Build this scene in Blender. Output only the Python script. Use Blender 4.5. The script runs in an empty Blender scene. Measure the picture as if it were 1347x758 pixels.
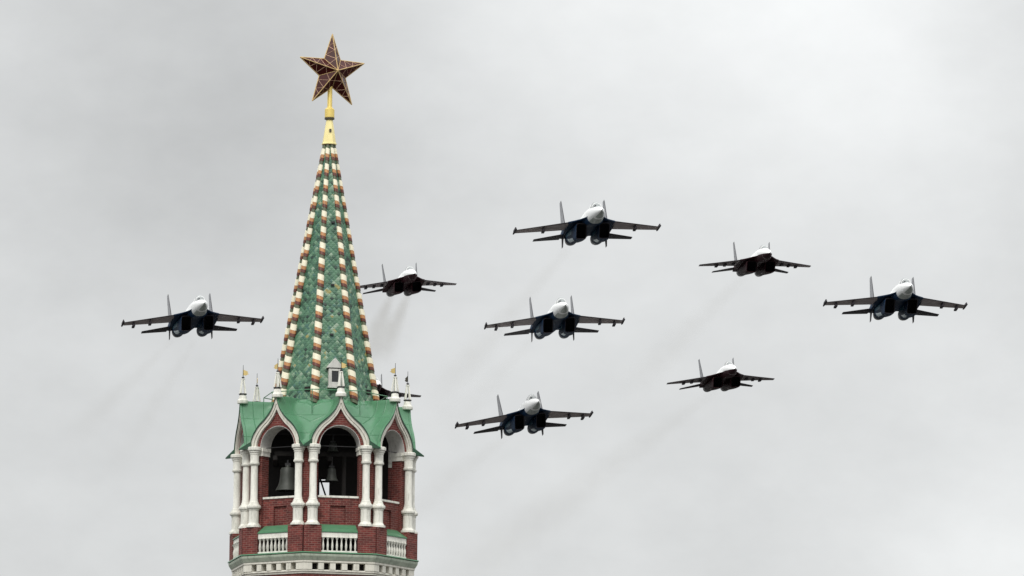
import bpy, math, random
from mathutils import Vector, Matrix
rad = math.radians
random.seed(4)
SC = bpy.context.scene
COL = SC.collection

# ------------------------------------------------------------------ camera
cam_d = bpy.data.cameras.new('camera')
cam_d.sensor_width = 36.0
cam_d.lens = 36.0 * 8800.0 / 1347.0
cam_d.clip_start = 1.0
cam_d.clip_end = 60000.0
cam = bpy.data.objects.new('camera', cam_d)
COL.objects.link(cam)
_r = Vector((0.999509, -0.029458, 0.010711))
_u = Vector((-0.014785, -0.141754, 0.989792))
_f = Vector((0.027639, 0.989464, 0.14212))
_m = Matrix((_r, _u, -_f)).transposed().to_4x4()
_m.translation = Vector((0, -390.0, 1.6))
cam.matrix_world = _m
SC.camera = cam

# ------------------------------------------------------------------ light and exposure
SC.view_settings.view_transform = 'Standard'
SC.view_settings.look = 'None'
SC.view_settings.exposure = 0.16
SC.view_settings.gamma = 1.0
SUN_EL, SUN_AZ = 45.0, -16.0        # degrees; azimuth from the camera's side of the tower, negative to the left
W = bpy.data.worlds.new('World')
SC.world = W
W.use_nodes = True


def build_world():
    nt = W.node_tree
    N, L = nt.nodes, nt.links
    N.clear()
    out = N.new('ShaderNodeOutputWorld')
    bg_sky = N.new('ShaderNodeBackground')
    bg_cloud = N.new('ShaderNodeBackground')
    sky = N.new('ShaderNodeTexSky')
    sky.sky_type = 'NISHITA'
    sky.sun_disc = False
    sky.sun_elevation = rad(SUN_EL)
    sky.sun_rotation = rad(180 - SUN_AZ)
    L.new(sky.outputs[0], bg_sky.inputs[0])
    bg_sky.inputs[1].default_value = 0.08
    tc = N.new('ShaderNodeTexCoord')
    sep = N.new('ShaderNodeSeparateXYZ')
    L.new(tc.outputs['Generated'], sep.inputs[0])

    def math_(op, a, b=None, c=None):
        n = N.new('ShaderNodeMath')
        n.operation = op
        for i, v in enumerate((a, b, c)):
            if v is None:
                continue
            if isinstance(v, (int, float)):
                n.inputs[i].default_value = v
            else:
                L.new(v, n.inputs[i])
        return n.outputs[0]

    # cloud deck: several sizes of soft billow, in the sky's own directions
    def noise(scale, detail, rough, loc, sx=1.0, sz=1.0):
        mp = N.new('ShaderNodeMapping')
        mp.inputs['Location'].default_value = loc
        mp.inputs['Scale'].default_value = (sx, 1.0, sz)
        L.new(tc.outputs['Generated'], mp.inputs[0])
        n = N.new('ShaderNodeTexNoise')
        n.inputs['Scale'].default_value = scale
        n.inputs['Detail'].default_value = detail
        n.inputs['Roughness'].default_value = rough
        L.new(mp.outputs[0], n.inputs['Vector'])
        return n.outputs[0]
    a = noise(14.0, 4, 0.5, (0.37, 0.2, 0.11), 1.0, 1.5)
    b = noise(42.0, 6, 0.55, (0.9, 0.1, 0.4), 1.0, 1.7)
    e = noise(190.0, 6, 0.6, (0.3, 0.7, 0.2), 1.0, 1.4)
    c = noise(1.6, 3, 0.5, (0.1, 0.6, 0.2))
    v = math_('MULTIPLY_ADD', math_('SUBTRACT', a, 0.5), 0.14, 0.0)
    v = math_('MULTIPLY_ADD', math_('SUBTRACT', b, 0.5), 0.24, v)
    v = math_('MULTIPLY_ADD', math_('SUBTRACT', c, 0.5), 0.30, v)
    v = math_('MULTIPLY_ADD', math_('SUBTRACT', e, 0.5), 0.06, v)
    # brighter thin places and darker thick places of the deck
    for (x, y, z, k, amp) in SKY_SPOTS:
        dt = N.new('ShaderNodeVectorMath')
        dt.operation = 'DISTANCE'
        nv = Vector((x, y, z)).normalized()
        L.new(tc.outputs['Generated'], dt.inputs[0])
        dt.inputs[1].default_value = nv
        q = math_('MULTIPLY', dt.outputs['Value'], 1.0 / k)
        g = math_('POWER', 2.71828, math_('MULTIPLY', math_('MULTIPLY', q, q), -1.0))
        v = math_('MULTIPLY_ADD', g, amp, v)
    base = math_('MULTIPLY_ADD', math_('MAXIMUM', math_('SUBTRACT', sep.outputs[2], 0.18), 0.0), 1.30, SKY_BASE)
    lum = math_('MULTIPLY', base, math_('ADD', v, 1.0))
    cr = N.new('ShaderNodeCombineColor')
    L.new(math_('MULTIPLY', lum, 0.985), cr.inputs[0])
    L.new(lum, cr.inputs[1])
    L.new(math_('MULTIPLY', lum, 1.0), cr.inputs[2])
    L.new(cr.outputs[0], bg_cloud.inputs[0])
    bg_cloud.inputs[1].default_value = 1.0
    mix = N.new('ShaderNodeMixShader')
    mix.inputs[0].default_value = 0.97
    L.new(bg_sky.outputs[0], mix.inputs[1])
    L.new(bg_cloud.outputs[0], mix.inputs[2])
    L.new(mix.outputs[0], out.inputs[0])


SKY_BASE = 0.650
SKY_SPOTS = [
    (0.1036, 0.9899, 0.0963, 0.0239, 0.26),
    (0.0708, 0.9806, 0.1826, 0.0330, 0.36),
    (0.0299, 0.9811, 0.1913, 0.0227, 0.14),
    (-0.0242, 0.9857, 0.167, 0.0318, -0.17),
    (-0.0003, 0.9872, 0.1596, 0.0170, -0.05),
    (-0.0311, 0.9949, 0.0961, 0.0205, -0.04),
    (0.0292, 0.9858, 0.1656, 0.0091, -0.05),
    (0.0508, 0.986, 0.1591, 0.0136, -0.06),
    (0.0602, 0.9889, 0.1355, 0.0148, -0.04),
    (0.0241, 0.9923, 0.1217, 0.0227, 0.03),
    (0.0927, 0.9834, 0.1559, 0.0170, 0.04),
]
build_world()

sun_d = bpy.data.lights.new('sun', 'SUN')
sun_d.energy = 1.5
sun_d.angle = rad(16)
sun_d.color = (1.0, 0.965, 0.91)
sun = bpy.data.objects.new('sun', sun_d)
COL.objects.link(sun)
_sd = Vector((math.sin(rad(SUN_AZ)) * math.cos(rad(SUN_EL)), -math.cos(rad(SUN_AZ)) * math.cos(rad(SUN_EL)), math.sin(rad(SUN_EL))))
sun.rotation_euler = _sd.to_track_quat('Z', 'Y').to_euler()
sun.location = (0, -60, 160)
SC.cycles.volume_step_rate = 0.12
SC.cycles.volume_max_steps = 512
SC.cycles.max_bounces = 6


# ------------------------------------------------------------------ materials
def new_mat(name):
    m = bpy.data.materials.new(name)
    m.use_nodes = True
    nt = m.node_tree
    b = nt.nodes['Principled BSDF']
    return m, nt, b


def plain(name, col, rough=0.6, metal=0.0, var=0.18, scale=1.2, dirt=None, dirt_amt=0.0, coat=0.0, bump=0.0, spec=0.5):
    """paint, stone or metal with soft uneven tone and optional weather stains"""
    m, nt, b = new_mat(name)
    N, L = nt.nodes, nt.links
    tc = N.new('ShaderNodeTexCoord')
    n1 = N.new('ShaderNodeTexNoise')
    n1.inputs['Scale'].default_value = scale
    n1.inputs['Detail'].default_value = 6
    n1.inputs['Roughness'].default_value = 0.65
    L.new(tc.outputs['Object'], n1.inputs['Vector'])
    r = N.new('ShaderNodeValToRGB')
    r.color_ramp.elements[0].position = 0.3
    r.color_ramp.elements[1].position = 0.72
    r.color_ramp.elements[0].color = [c * (1 - var) for c in col] + [1]
    r.color_ramp.elements[1].color = [min(1, c * (1 + var)) for c in col] + [1]
    L.new(n1.outputs[0], r.inputs[0])
    src = r.outputs[0]
    if dirt:
        mp = N.new('ShaderNodeMapping')
        mp.inputs['Scale'].default_value = (3.2, 3.2, 0.7)
        L.new(tc.outputs['Object'], mp.inputs[0])
        n2 = N.new('ShaderNodeTexNoise')
        n2.inputs['Scale'].default_value = 1.3
        n2.inputs['Detail'].default_value = 8
        n2.inputs['Roughness'].default_value = 0.7
        L.new(mp.outputs[0], n2.inputs['Vector'])
        rr = N.new('ShaderNodeValToRGB')
        rr.color_ramp.elements[0].position = 0.48
        rr.color_ramp.elements[1].position = 0.75
        rr.color_ramp.elements[1].color = (dirt_amt, dirt_amt, dirt_amt, 1)
        L.new(n2.outputs[0], rr.inputs[0])
        mx = N.new('ShaderNodeMix')
        mx.data_type = 'RGBA'
        mx.inputs['B'].default_value = list(dirt) + [1]
        mx.inputs[7].default_value = list(dirt) + [1]
        L.new(rr.outputs[0], mx.inputs[0])
        L.new(src, mx.inputs[6])
        src = mx.outputs[2]
    L.new(src, b.inputs['Base Color'])
    b.inputs['Roughness'].default_value = rough
    b.inputs['Metallic'].default_value = metal
    b.inputs['Coat Weight'].default_value = coat
    b.inputs['Specular IOR Level'].default_value = spec
    if bump:
        bp = N.new('ShaderNodeBump')
        bp.inputs['Strength'].default_value = bump
        bp.inputs['Distance'].default_value = 0.03
        n3 = N.new('ShaderNodeTexNoise')
        n3.inputs['Scale'].default_value = 6
        n3.inputs['Detail'].default_value = 5
        L.new(tc.outputs['Object'], n3.inputs['Vector'])
        L.new(n3.outputs[0], bp.inputs['Height'])
        L.new(bp.outputs[0], b.inputs['Normal'])
    return m


def brick_mat(name, c1, c2, mortar):
    m, nt, b = new_mat(name)
    N, L = nt.nodes, nt.links
    tc = N.new('ShaderNodeTexCoord')
    bt = N.new('ShaderNodeTexBrick')
    bt.inputs['Scale'].default_value = 1.0
    bt.inputs['Brick Width'].default_value = 0.36
    bt.inputs['Row Height'].default_value = 0.125
    bt.inputs['Mortar Size'].default_value = 0.012
    bt.inputs['Color1'].default_value = list(c1) + [1]
    bt.inputs['Color2'].default_value = list(c2) + [1]
    bt.inputs['Mortar'].default_value = list(mortar) + [1]
    L.new(tc.outputs['UV'], bt.inputs['Vector'])
    n = N.new('ShaderNodeTexNoise')
    n.inputs['Scale'].default_value = 1.4
    n.inputs['Detail'].default_value = 8
    n.inputs['Roughness'].default_value = 0.7
    L.new(tc.outputs['Object'], n.inputs['Vector'])
    mr = N.new('ShaderNodeMapRange')
    mr.inputs['From Min'].default_value = 0.3
    mr.inputs['From Max'].default_value = 0.7
    mr.inputs['To Min'].default_value = 0.6
    mr.inputs['To Max'].default_value = 1.35
    L.new(n.outputs[0], mr.inputs[0])
    mx = N.new('ShaderNodeVectorMath')
    mx.operation = 'SCALE'
    L.new(bt.outputs['Color'], mx.inputs[0])
    L.new(mr.outputs[0], mx.inputs['Scale'])
    L.new(mx.outputs[0], b.inputs['Base Color'])
    b.inputs['Roughness'].default_value = 0.85
    bp = N.new('ShaderNodeBump')
    bp.inputs['Strength'].default_value = 0.5
    bp.inputs['Distance'].default_value = 0.02
    bp.invert = True
    L.new(bt.outputs['Fac'], bp.inputs['Height'])
    L.new(bp.outputs[0], b.inputs['Normal'])
    return m


def tile_mat(name):
    """glazed spire tiles laid on the diagonal, each tile its own green"""
    m, nt, b = new_mat(name)
    N, L = nt.nodes, nt.links
    tc = N.new('ShaderNodeTexCoord')
    mp = N.new('ShaderNodeMapping')
    mp.inputs['Rotation'].default_value = (0, 0, rad(45))
    mp.inputs['Scale'].default_value = (1 / 0.19, 1 / 0.19, 1)
    L.new(tc.outputs['UV'], mp.inputs[0])
    fl = N.new('ShaderNodeVectorMath')
    fl.operation = 'FLOOR'
    L.new(mp.outputs[0], fl.inputs[0])
    wn = N.new('ShaderNodeTexWhiteNoise')
    wn.noise_dimensions = '2D'
    L.new(fl.outputs[0], wn.inputs['Vector'])
    big = N.new('ShaderNodeTexNoise')
    big.inputs['Scale'].default_value = 0.9
    big.inputs['Detail'].default_value = 4
    L.new(tc.outputs['UV'], big.inputs['Vector'])
    ad = N.new('ShaderNodeMath')
    ad.operation = 'MULTIPLY_ADD'
    ad.inputs[1].default_value = 0.72
    sb = N.new('ShaderNodeMath')
    sb.operation = 'MULTIPLY_ADD'
    sb.inputs[1].default_value = 0.9
    sb.inputs[2].default_value = -0.26
    L.new(big.outputs[0], sb.inputs[0])
    L.new(wn.outputs['Value'], ad.inputs[0])
    L.new(sb.outputs[0], ad.inputs[2])
    r = N.new('ShaderNodeValToRGB')
    r.color_ramp.interpolation = 'CONSTANT'
    cols = [(0.0, (0.008, 0.030, 0.020)), (0.17, (0.028, 0.085, 0.048)), (0.30, (0.050, 0.135, 0.080)),
            (0.44, (0.070, 0.175, 0.100)), (0.57, (0.085, 0.195, 0.115)), (0.68, (0.050, 0.135, 0.105)),
            (0.75, (0.14, 0.25, 0.155)), (0.87, (0.24, 0.33, 0.24)), (0.95, (0.28, 0.26, 0.09))]
    e = r.color_ramp.elements
    e[0].position, e[0].color = 0.0, list(cols[0][1]) + [1]
    e[1].position, e[1].color = cols[1][0], list(cols[1][1]) + [1]
    for p, c in cols[2:]:
        x = e.new(p)
        x.color = list(c) + [1]
    L.new(ad.outputs[0], r.inputs[0])
    L.new(r.outputs[0], b.inputs['Base Color'])
    b.inputs['Roughness'].default_value = 0.38
    fr = N.new('ShaderNodeVectorMath')
    fr.operation = 'FRACTION'
    L.new(mp.outputs[0], fr.inputs[0])
    sp = N.new('ShaderNodeSeparateXYZ')
    L.new(fr.outputs[0], sp.inputs[0])
    ml = N.new('ShaderNodeMath')
    ml.operation = 'MINIMUM'
    L.new(sp.outputs[0], ml.inputs[0])
    L.new(sp.outputs[1], ml.inputs[1])
    bp = N.new('ShaderNodeBump')
    bp.inputs['Strength'].default_value = 0.7
    bp.inputs['Distance'].default_value = 0.04
    L.new(ml.outputs[0], bp.inputs['Height'])
    L.new(bp.outputs[0], b.inputs['Normal'])
    return m


M = {}
M['white'] = plain('white_limewash', (0.80, 0.79, 0.72), 0.7, var=0.07, scale=1.6, dirt=(0.30, 0.30, 0.25), dirt_amt=0.8, bump=0.25)
M['cream'] = plain('cream_plaster', (0.70, 0.68, 0.60), 0.75, var=0.10, scale=1.3, dirt=(0.25, 0.25, 0.20), dirt_amt=0.55, bump=0.3)
M['brick'] = brick_mat('red_brick', (0.185, 0.034, 0.027), (0.095, 0.017, 0.015), (0.24, 0.13, 0.105))
M['green'] = plain('green_roof_paint', (0.075, 0.215, 0.112), 0.36, var=0.14, scale=0.9, dirt=(0.12, 0.24, 0.16), dirt_amt=0.5, bump=0.12)
M['green_dark'] = plain('dark_green_edge_metal', (0.018, 0.065, 0.035), 0.5, var=0.2)
M['green_pale'] = plain('pale_green_weathered_stone', (0.42, 0.47, 0.38), 0.75, var=0.14, scale=1.8, dirt=(0.10, 0.15, 0.10), dirt_amt=0.75, bump=0.3)
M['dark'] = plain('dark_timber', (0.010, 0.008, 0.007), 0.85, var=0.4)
M['void'] = plain('shade_and_soot_stone', (0.012, 0.010, 0.010), 0.9, var=0.3)  # near black: shade of niches and belfry interior painted in, soot included
M['plaster'] = plain('vault_plaster', (0.60, 0.59, 0.56), 0.8, var=0.10, dirt=(0.20, 0.19, 0.17), dirt_amt=0.6)
M['bronze'] = plain('bell_bronze', (0.045, 0.050, 0.043), 0.55, metal=0.15, var=0.25, scale=2.5)
M['gold'] = plain('gilded_metal', (0.86, 0.66, 0.20), 0.42, metal=0.35, var=0.10)
M['gold_pale'] = plain('pale_gilding', (0.88, 0.76, 0.36), 0.45, metal=0.2, var=0.08)
M['ruby'] = plain('ruby_glass', (0.052, 0.006, 0.005), 0.3, var=0.4, scale=1.4, spec=0.2)
M['star_gold'] = plain('worn_gilding', (0.62, 0.44, 0.20), 0.45, metal=0.25, var=0.15)
M['vane_gold'] = plain('vane_gilding', (0.66, 0.50, 0.20), 0.5, metal=0.2, var=0.15)
M['lattice'] = plain('gilded_lattice', (0.50, 0.32, 0.22), 0.45, metal=0.3, var=0.1)
M['t_white'] = plain('cream_glaze', (0.84, 0.79, 0.61), 0.42, var=0.12, scale=2.0)
M['t_tan'] = plain('tan_glaze', (0.47, 0.22, 0.085), 0.42, var=0.22, scale=2.0)
M['t_brown'] = plain('brown_glaze', (0.115, 0.030, 0.018), 0.42, var=0.2, scale=2.0)
M['t_green'] = plain('grey_green_glaze', (0.10, 0.115, 0.065), 0.45, var=0.25, scale=2.0)
M['tiles'] = tile_mat('green_spire_tiles')
M['iron'] = plain('dark_iron', (0.025, 0.025, 0.027), 0.55, var=0.2)
M['flag_dark'] = plain('tarnished_copper', (0.08, 0.07, 0.05), 0.5, metal=0.3)
def seams(m, step):
    nt = m.node_tree
    N, L = nt.nodes, nt.links
    b = nt.nodes['Principled BSDF']
    tc = N.new('ShaderNodeTexCoord')
    sp = N.new('ShaderNodeSeparateXYZ')
    L.new(tc.outputs['Object'], sp.inputs[0])
    h = None
    for k, ax in ((step, 1), (step * 1.9, 2)):
        a = N.new('ShaderNodeMath')
        a.operation = 'PINGPONG'
        a.inputs[1].default_value = k / 2
        L.new(sp.outputs[ax], a.inputs[0])
        r = N.new('ShaderNodeMapRange')
        r.inputs['From Min'].default_value = 0.0
        r.inputs['From Max'].default_value = 0.035
        r.inputs['To Min'].default_value = 1.0
        r.inputs['To Max'].default_value = 0.0
        L.new(a.outputs[0], r.inputs[0])
        if h is None:
            h = r.outputs[0]
        else:
            mx = N.new('ShaderNodeMath')
            mx.operation = 'MAXIMUM'
            L.new(h, mx.inputs[0])
            L.new(r.outputs[0], mx.inputs[1])
            h = mx.outputs[0]
    bp = N.new('ShaderNodeBump')
    bp.inputs['Strength'].default_value = 0.8
    bp.inputs['Distance'].default_value = 0.03
    L.new(h, bp.inputs['Height'])
    old = b.inputs['Normal'].links
    if old:
        L.new(old[0].from_socket, bp.inputs['Normal'])
    L.new(bp.outputs[0], b.inputs['Normal'])


seams(M['green'], 0.62)
# aircraft paints
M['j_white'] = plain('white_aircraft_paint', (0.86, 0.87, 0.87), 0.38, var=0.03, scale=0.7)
M['j_radome_shade'] = plain('shaded_grey_radome', (0.36, 0.40, 0.38), 0.45, var=0.05)  # grey-green underside of the nose, with its shade painted in
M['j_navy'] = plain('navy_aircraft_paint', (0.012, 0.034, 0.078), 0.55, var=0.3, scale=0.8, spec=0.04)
M['j_teal'] = plain('teal_aircraft_paint', (0.050, 0.14, 0.20), 0.5, var=0.25, scale=0.8, spec=0.08)
M['j_sky'] = plain('pale_blue_aircraft_paint', (0.42, 0.55, 0.60), 0.35, var=0.08)
M['j_grey'] = plain('warm_grey_aircraft_paint', (0.43, 0.37, 0.37), 0.6, var=0.15, scale=0.9, spec=0.15)
M['j_dark'] = plain('dark_aircraft_trim', (0.035, 0.030, 0.036), 0.6, var=0.2, spec=0.12)
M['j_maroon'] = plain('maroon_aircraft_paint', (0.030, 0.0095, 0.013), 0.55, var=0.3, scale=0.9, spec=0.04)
M['j_mgrey'] = plain('dull_grey_aircraft_paint', (0.24, 0.21, 0.215), 0.6, var=0.2, scale=1.2, spec=0.15)
M['j_soot'] = plain('sooty_nacelle_paint', (0.055, 0.045, 0.048), 0.6, var=0.3, scale=1.2, spec=0.05)
M['j_metal'] = plain('scorched_nozzle_metal', (0.14, 0.14, 0.145), 0.4, metal=0.6, var=0.25, scale=2)
M['j_duct'] = plain('black_intake_duct', (0.0048, 0.0048, 0.008), 0.8)
M['j_red'] = plain('red_aircraft_stripe', (0.40, 0.020, 0.020), 0.4)
mg, ntg, bg_ = new_mat('canopy_glass')
bg_.inputs['Base Color'].default_value = (0.17, 0.19, 0.19, 1)
bg_.inputs['Roughness'].default_value = 0.08
bg_.inputs['Metallic'].default_value = 0.0
bg_.inputs['Coat Weight'].default_value = 0.6
M['glass'] = mg
M['paving'] = plain('grey_city_paving', (0.055, 0.055, 0.052), 0.9, var=0.25, scale=0.05)
M['pane'] = plain('dark_window_pane', (0.03, 0.032, 0.035), 0.25)


# ------------------------------------------------------------------ mesh helpers
class MB:
    def __init__(self):
        self.v, self.f, self.m = [], [], []

    def add(self, verts, faces, mat=0):
        o = len(self.v)
        self.v += [tuple(p) for p in verts]
        for i, q in enumerate(faces):
            self.f.append(tuple(k + o for k in q))
            self.m.append(mat[i] if isinstance(mat, (list, tuple)) else mat)
        return self

    def box(self, x0, x1, y0, y1, z0, z1, mat=0):
        v = [(x, y, z) for z in (z0, z1) for y in (y0, y1) for x in (x0, x1)]
        return self.add(v, [(0, 2, 3, 1), (4, 5, 7, 6), (0, 1, 5, 4), (2, 6, 7, 3), (0, 4, 6, 2), (1, 3, 7, 5)], mat)

    def loft(self, rings, mat=0, cap=True, matfn=None):
        """rings of equal length, joined one to the next"""
        n = len(rings[0])
        v = [p for r in rings for p in r]
        f, ms = [], []
        for i in range(len(rings) - 1):
            for j in range(n):
                k = (j + 1) % n
                f.append((i * n + j, i * n + k, (i + 1) * n + k, (i + 1) * n + j))
                ms.append(matfn(i, j) if matfn else mat)
        if cap:
            f.append(tuple(range(n))[::-1])
            ms.append(matfn(0, 0) if matfn else mat)
            f.append(tuple((len(rings) - 1) * n + j for j in range(n)))
            ms.append(matfn(len(rings) - 2, 0) if matfn else mat)
        return self.add(v, f, ms)

    def lathe(self, prof, n=16, c=(0, 0, 0), mat=0, matfn=None, phase=0.0):
        rings = []
        for (r, z) in prof:
            rings.append([(c[0] + r * math.cos(phase + 2 * math.pi * j / n), c[1] + r * math.sin(phase + 2 * math.pi * j / n), c[2] + z) for j in range(n)])
        return self.loft(rings, mat, True, matfn)

    def tube(self, p0, p1, r0, r1=None, n=8, mat=0):
        r1 = r0 if r1 is None else r1
        p0, p1 = Vector(p0), Vector(p1)
        d = (p1 - p0).normalized()
        a = d.orthogonal().normalized()
        b = d.cross(a)
        rings = []
        for p, r in ((p0, r0), (p1, r1)):
            rings.append([tuple(p + a * (r * math.cos(2 * math.pi * j / n)) + b * (r * math.sin(2 * math.pi * j / n))) for j in range(n)])
        return self.loft(rings, mat)

    def prism(self, poly, h0, h1, fn, mat=0):
        """polygon (p, q) pushed from h0 to h1; fn(p, q, h) gives the point"""
        n = len(poly)
        v = [fn(p, q, h0) for p, q in poly] + [fn(p, q, h1) for p, q in poly]
        f = [tuple(range(n))[::-1], tuple(range(n, 2 * n))] + [(i, (i + 1) % n, n + (i + 1) % n, n + i) for i in range(n)]
        return self.add(v, f, mat)

    def build(self, name, mats, parent=None, loc=(0, 0, 0), rotz=0.0, smooth=None, uv=False):
        me = bpy.data.meshes.new(name)
        me.from_pydata(self.v, [], self.f)
        if not isinstance(mats, (list, tuple)):
            mats = [mats]
        for m in mats:
            me.materials.append(m)
        me.polygons.foreach_set('material_index', self.m)
        import bmesh
        bm = bmesh.new()
        bm.from_mesh(me)
        bmesh.ops.remove_doubles(bm, verts=bm.verts, dist=1e-5)
        bmesh.ops.recalc_face_normals(bm, faces=bm.faces)
        if uv:
            lay = bm.loops.layers.uv.new('UVMap')
            for f in bm.faces:
                n = f.normal
                t = Vector((0, 0, 1)).cross(n)
                t = Vector((1, 0, 0)) if t.length < 1e-3 else t.normalized()
                w = n.cross(t)
                ofs = 3.17 * round(math.atan2(n.y, n.x) / rad(11.25))
                for lp in f.loops:
                    co = lp.vert.co
                    lp[lay].uv = (co.dot(t) + ofs, co.dot(w) + 0.4 * ofs)
        bm.to_mesh(me)
        bm.free()
        if smooth is not None:
            me.polygons.foreach_set('use_smooth', [True] * len(me.polygons))
            me.set_sharp_from_angle(angle=rad(smooth))
        o = bpy.data.objects.new(name, me)
        COL.objects.link(o)
        o.location = loc
        o.rotation_euler = (0, 0, rotz)
        if parent:
            o.parent = parent
        return o


def tag(o, label=None, cat=None, group=None, kind=None):
    if label:
        o['label'] = label
    if cat:
        o['category'] = cat
    if group:
        o['group'] = group
    if kind:
        o['kind'] = kind
    return o


def empty(name, loc=(0, 0, 0), rot=(0, 0, 0), parent=None):
    o = bpy.data.objects.new(name, None)
    o.empty_display_size = 0.5
    COL.objects.link(o)
    o.location = loc
    o.rotation_euler = rot
    if parent:
        o.parent = parent
    return o


def dup(o, parent=None, loc=None, rotz=None):
    c = o.copy()
    COL.objects.link(c)
    if parent is not None:
        c.parent = parent
    if loc is not None:
        c.location = loc
    if rotz is not None:
        c.rotation_euler = (0, 0, rotz)
    for ch in list(o.children):
        dup(ch, c)
    return c


def spline(pts, n):
    """Catmull-Rom through the points, n samples"""
    out = []
    m = len(pts) - 1
    for i in range(n):
        t = i / (n - 1) * m
        k = min(int(t), m - 1)
        t -= k
        p = [pts[max(0, min(m, k + q))] for q in (-1, 0, 1, 2)]
        out.append(tuple(0.5 * (2 * p[1][a] + (p[2][a] - p[0][a]) * t + (2 * p[0][a] - 5 * p[1][a] + 4 * p[2][a] - p[3][a]) * t * t
                                + (-p[0][a] + 3 * p[1][a] - 3 * p[2][a] + p[3][a]) * t ** 3) for a in range(len(pts[0]))))
    return out


# ------------------------------------------------------------------ ground (out of frame, far below)
g = MB()
gn = 64
g.add([(9000 * math.cos(2 * math.pi * i / gn), 9000 * math.sin(2 * math.pi * i / gn), 0) for i in range(gn)], [tuple(range(gn))])
tag(g.build('ground', M['paving']), kind='structure')

# ------------------------------------------------------------------ the tower
A0 = 10.5                                   # azimuth of the face turned to the viewer
T22 = math.tan(rad(22.5))
C22 = math.cos(rad(22.5))
TW = empty('clock_tower', (0, 0, 0))
tag(TW, 'red brick belfry tower with white arches, green tiled spire and a star on top', 'tower')
AZ = [rad(A0 + 45 * k) for k in range(8)]
ZS = 47.55                                  # spring of the belfry arches


def oct_poly(ap):
    R = ap / C22
    return [(R * math.cos(rad(22.5 + 45 * j) - math.pi / 2), R * math.sin(rad(22.5 + 45 * j) - math.pi / 2)) for j in range(8)]


def oct_lathe(mb, prof, mat=0, matfn=None):
    mb.loft([[(x, y, z) for x, y in oct_poly(ap)] for ap, z in prof], mat, True, matfn)


P3 = lambda p, q, h: (p, -q, h)             # plan polygon (u, v) raised in z
PF = lambda p, q, h: (p, -h, q)             # elevation polygon (u, z) pushed out in v

# shaft below the belfry
s = MB()
oct_lathe(s, [(4.50, 28.0), (4.50, 40.9)])
s.build('brick_shaft', M['brick'], TW, rotz=AZ[0], uv=1)
s = MB()
s.box(-6.2, 6.2, -6.2, 6.2, 0, 28.0)
s.build('tower_base', M['brick'], TW, rotz=AZ[0], uv=1)
s = MB()
oct_lathe(s, [(4.86, 36.0), (4.86, 40.05)])
s.build('corbel_wall', M['brick'], TW, rotz=AZ[0], uv=1)

# cornice under the balustrade
s = MB()
oct_lathe(s, [(4.0, 41.22), (5.27, 41.22), (5.29, 41.25), (5.27, 41.30), (4.0, 41.31)], 0)
oct_lathe(s, [(4.6, 40.84), (5.10, 40.84), (5.12, 40.88), (5.17, 40.97), (5.22, 41.06), (5.235, 41.13), (5.235, 41.19), (5.20, 41.217), (4.6, 41.218)], 1)
oct_lathe(s, [(4.55, 40.70), (5.05, 40.70), (5.07, 40.72), (5.07, 40.837), (4.55, 40.838)], 2)
oct_lathe(s, [(4.55, 40.06), (4.90, 40.06), (4.93, 40.09), (4.93, 40.17), (5.00, 40.20), (5.00, 40.27), (4.97, 40.295), (4.55, 40.297)], 2)
s.build('cornice', [M['green'], M['green_pale'], M['cream']], TW, rotz=AZ[0])
# square niches of the cornice band: piers between five dark openings on each face
for k in range(8):
    s = MB()
    e = [-1.38 - 0.18 + 0.69 * i for i in range(5)]
    hv = 5.03 * T22
    hb = 4.52 * T22
    lefts = [(-hv, -hb)] + [(x + 0.36, x + 0.36) for x in e]
    rights = [(x, x) for x in e] + [(hv, hb)]
    for (l1, l0), (r1, r0) in zip(lefts, rights):
        s.prism([(l1, 5.03), (r1, 5.03), (r0, 4.52), (l0, 4.52)], 40.299, 40.698, P3)
    s.prism([(-4.51 * T22, 4.512), (4.51 * T22, 4.512), (4.505 * T22, 4.503), (-4.505 * T22, 4.503)], 40.299, 40.698, P3, 1)  # niche back coloured near black for its shade and soot
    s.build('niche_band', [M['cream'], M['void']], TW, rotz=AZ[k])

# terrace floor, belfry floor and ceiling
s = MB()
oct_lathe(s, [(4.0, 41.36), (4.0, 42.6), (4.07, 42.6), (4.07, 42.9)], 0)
s.build('belfry_floor', M['void'], TW, rotz=AZ[0])  # dark drum, the shade behind the balusters put into its colour
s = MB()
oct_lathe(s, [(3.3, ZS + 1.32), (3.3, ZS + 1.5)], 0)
s.build('belfry_vault', M['void'], TW, rotz=AZ[0])

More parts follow.
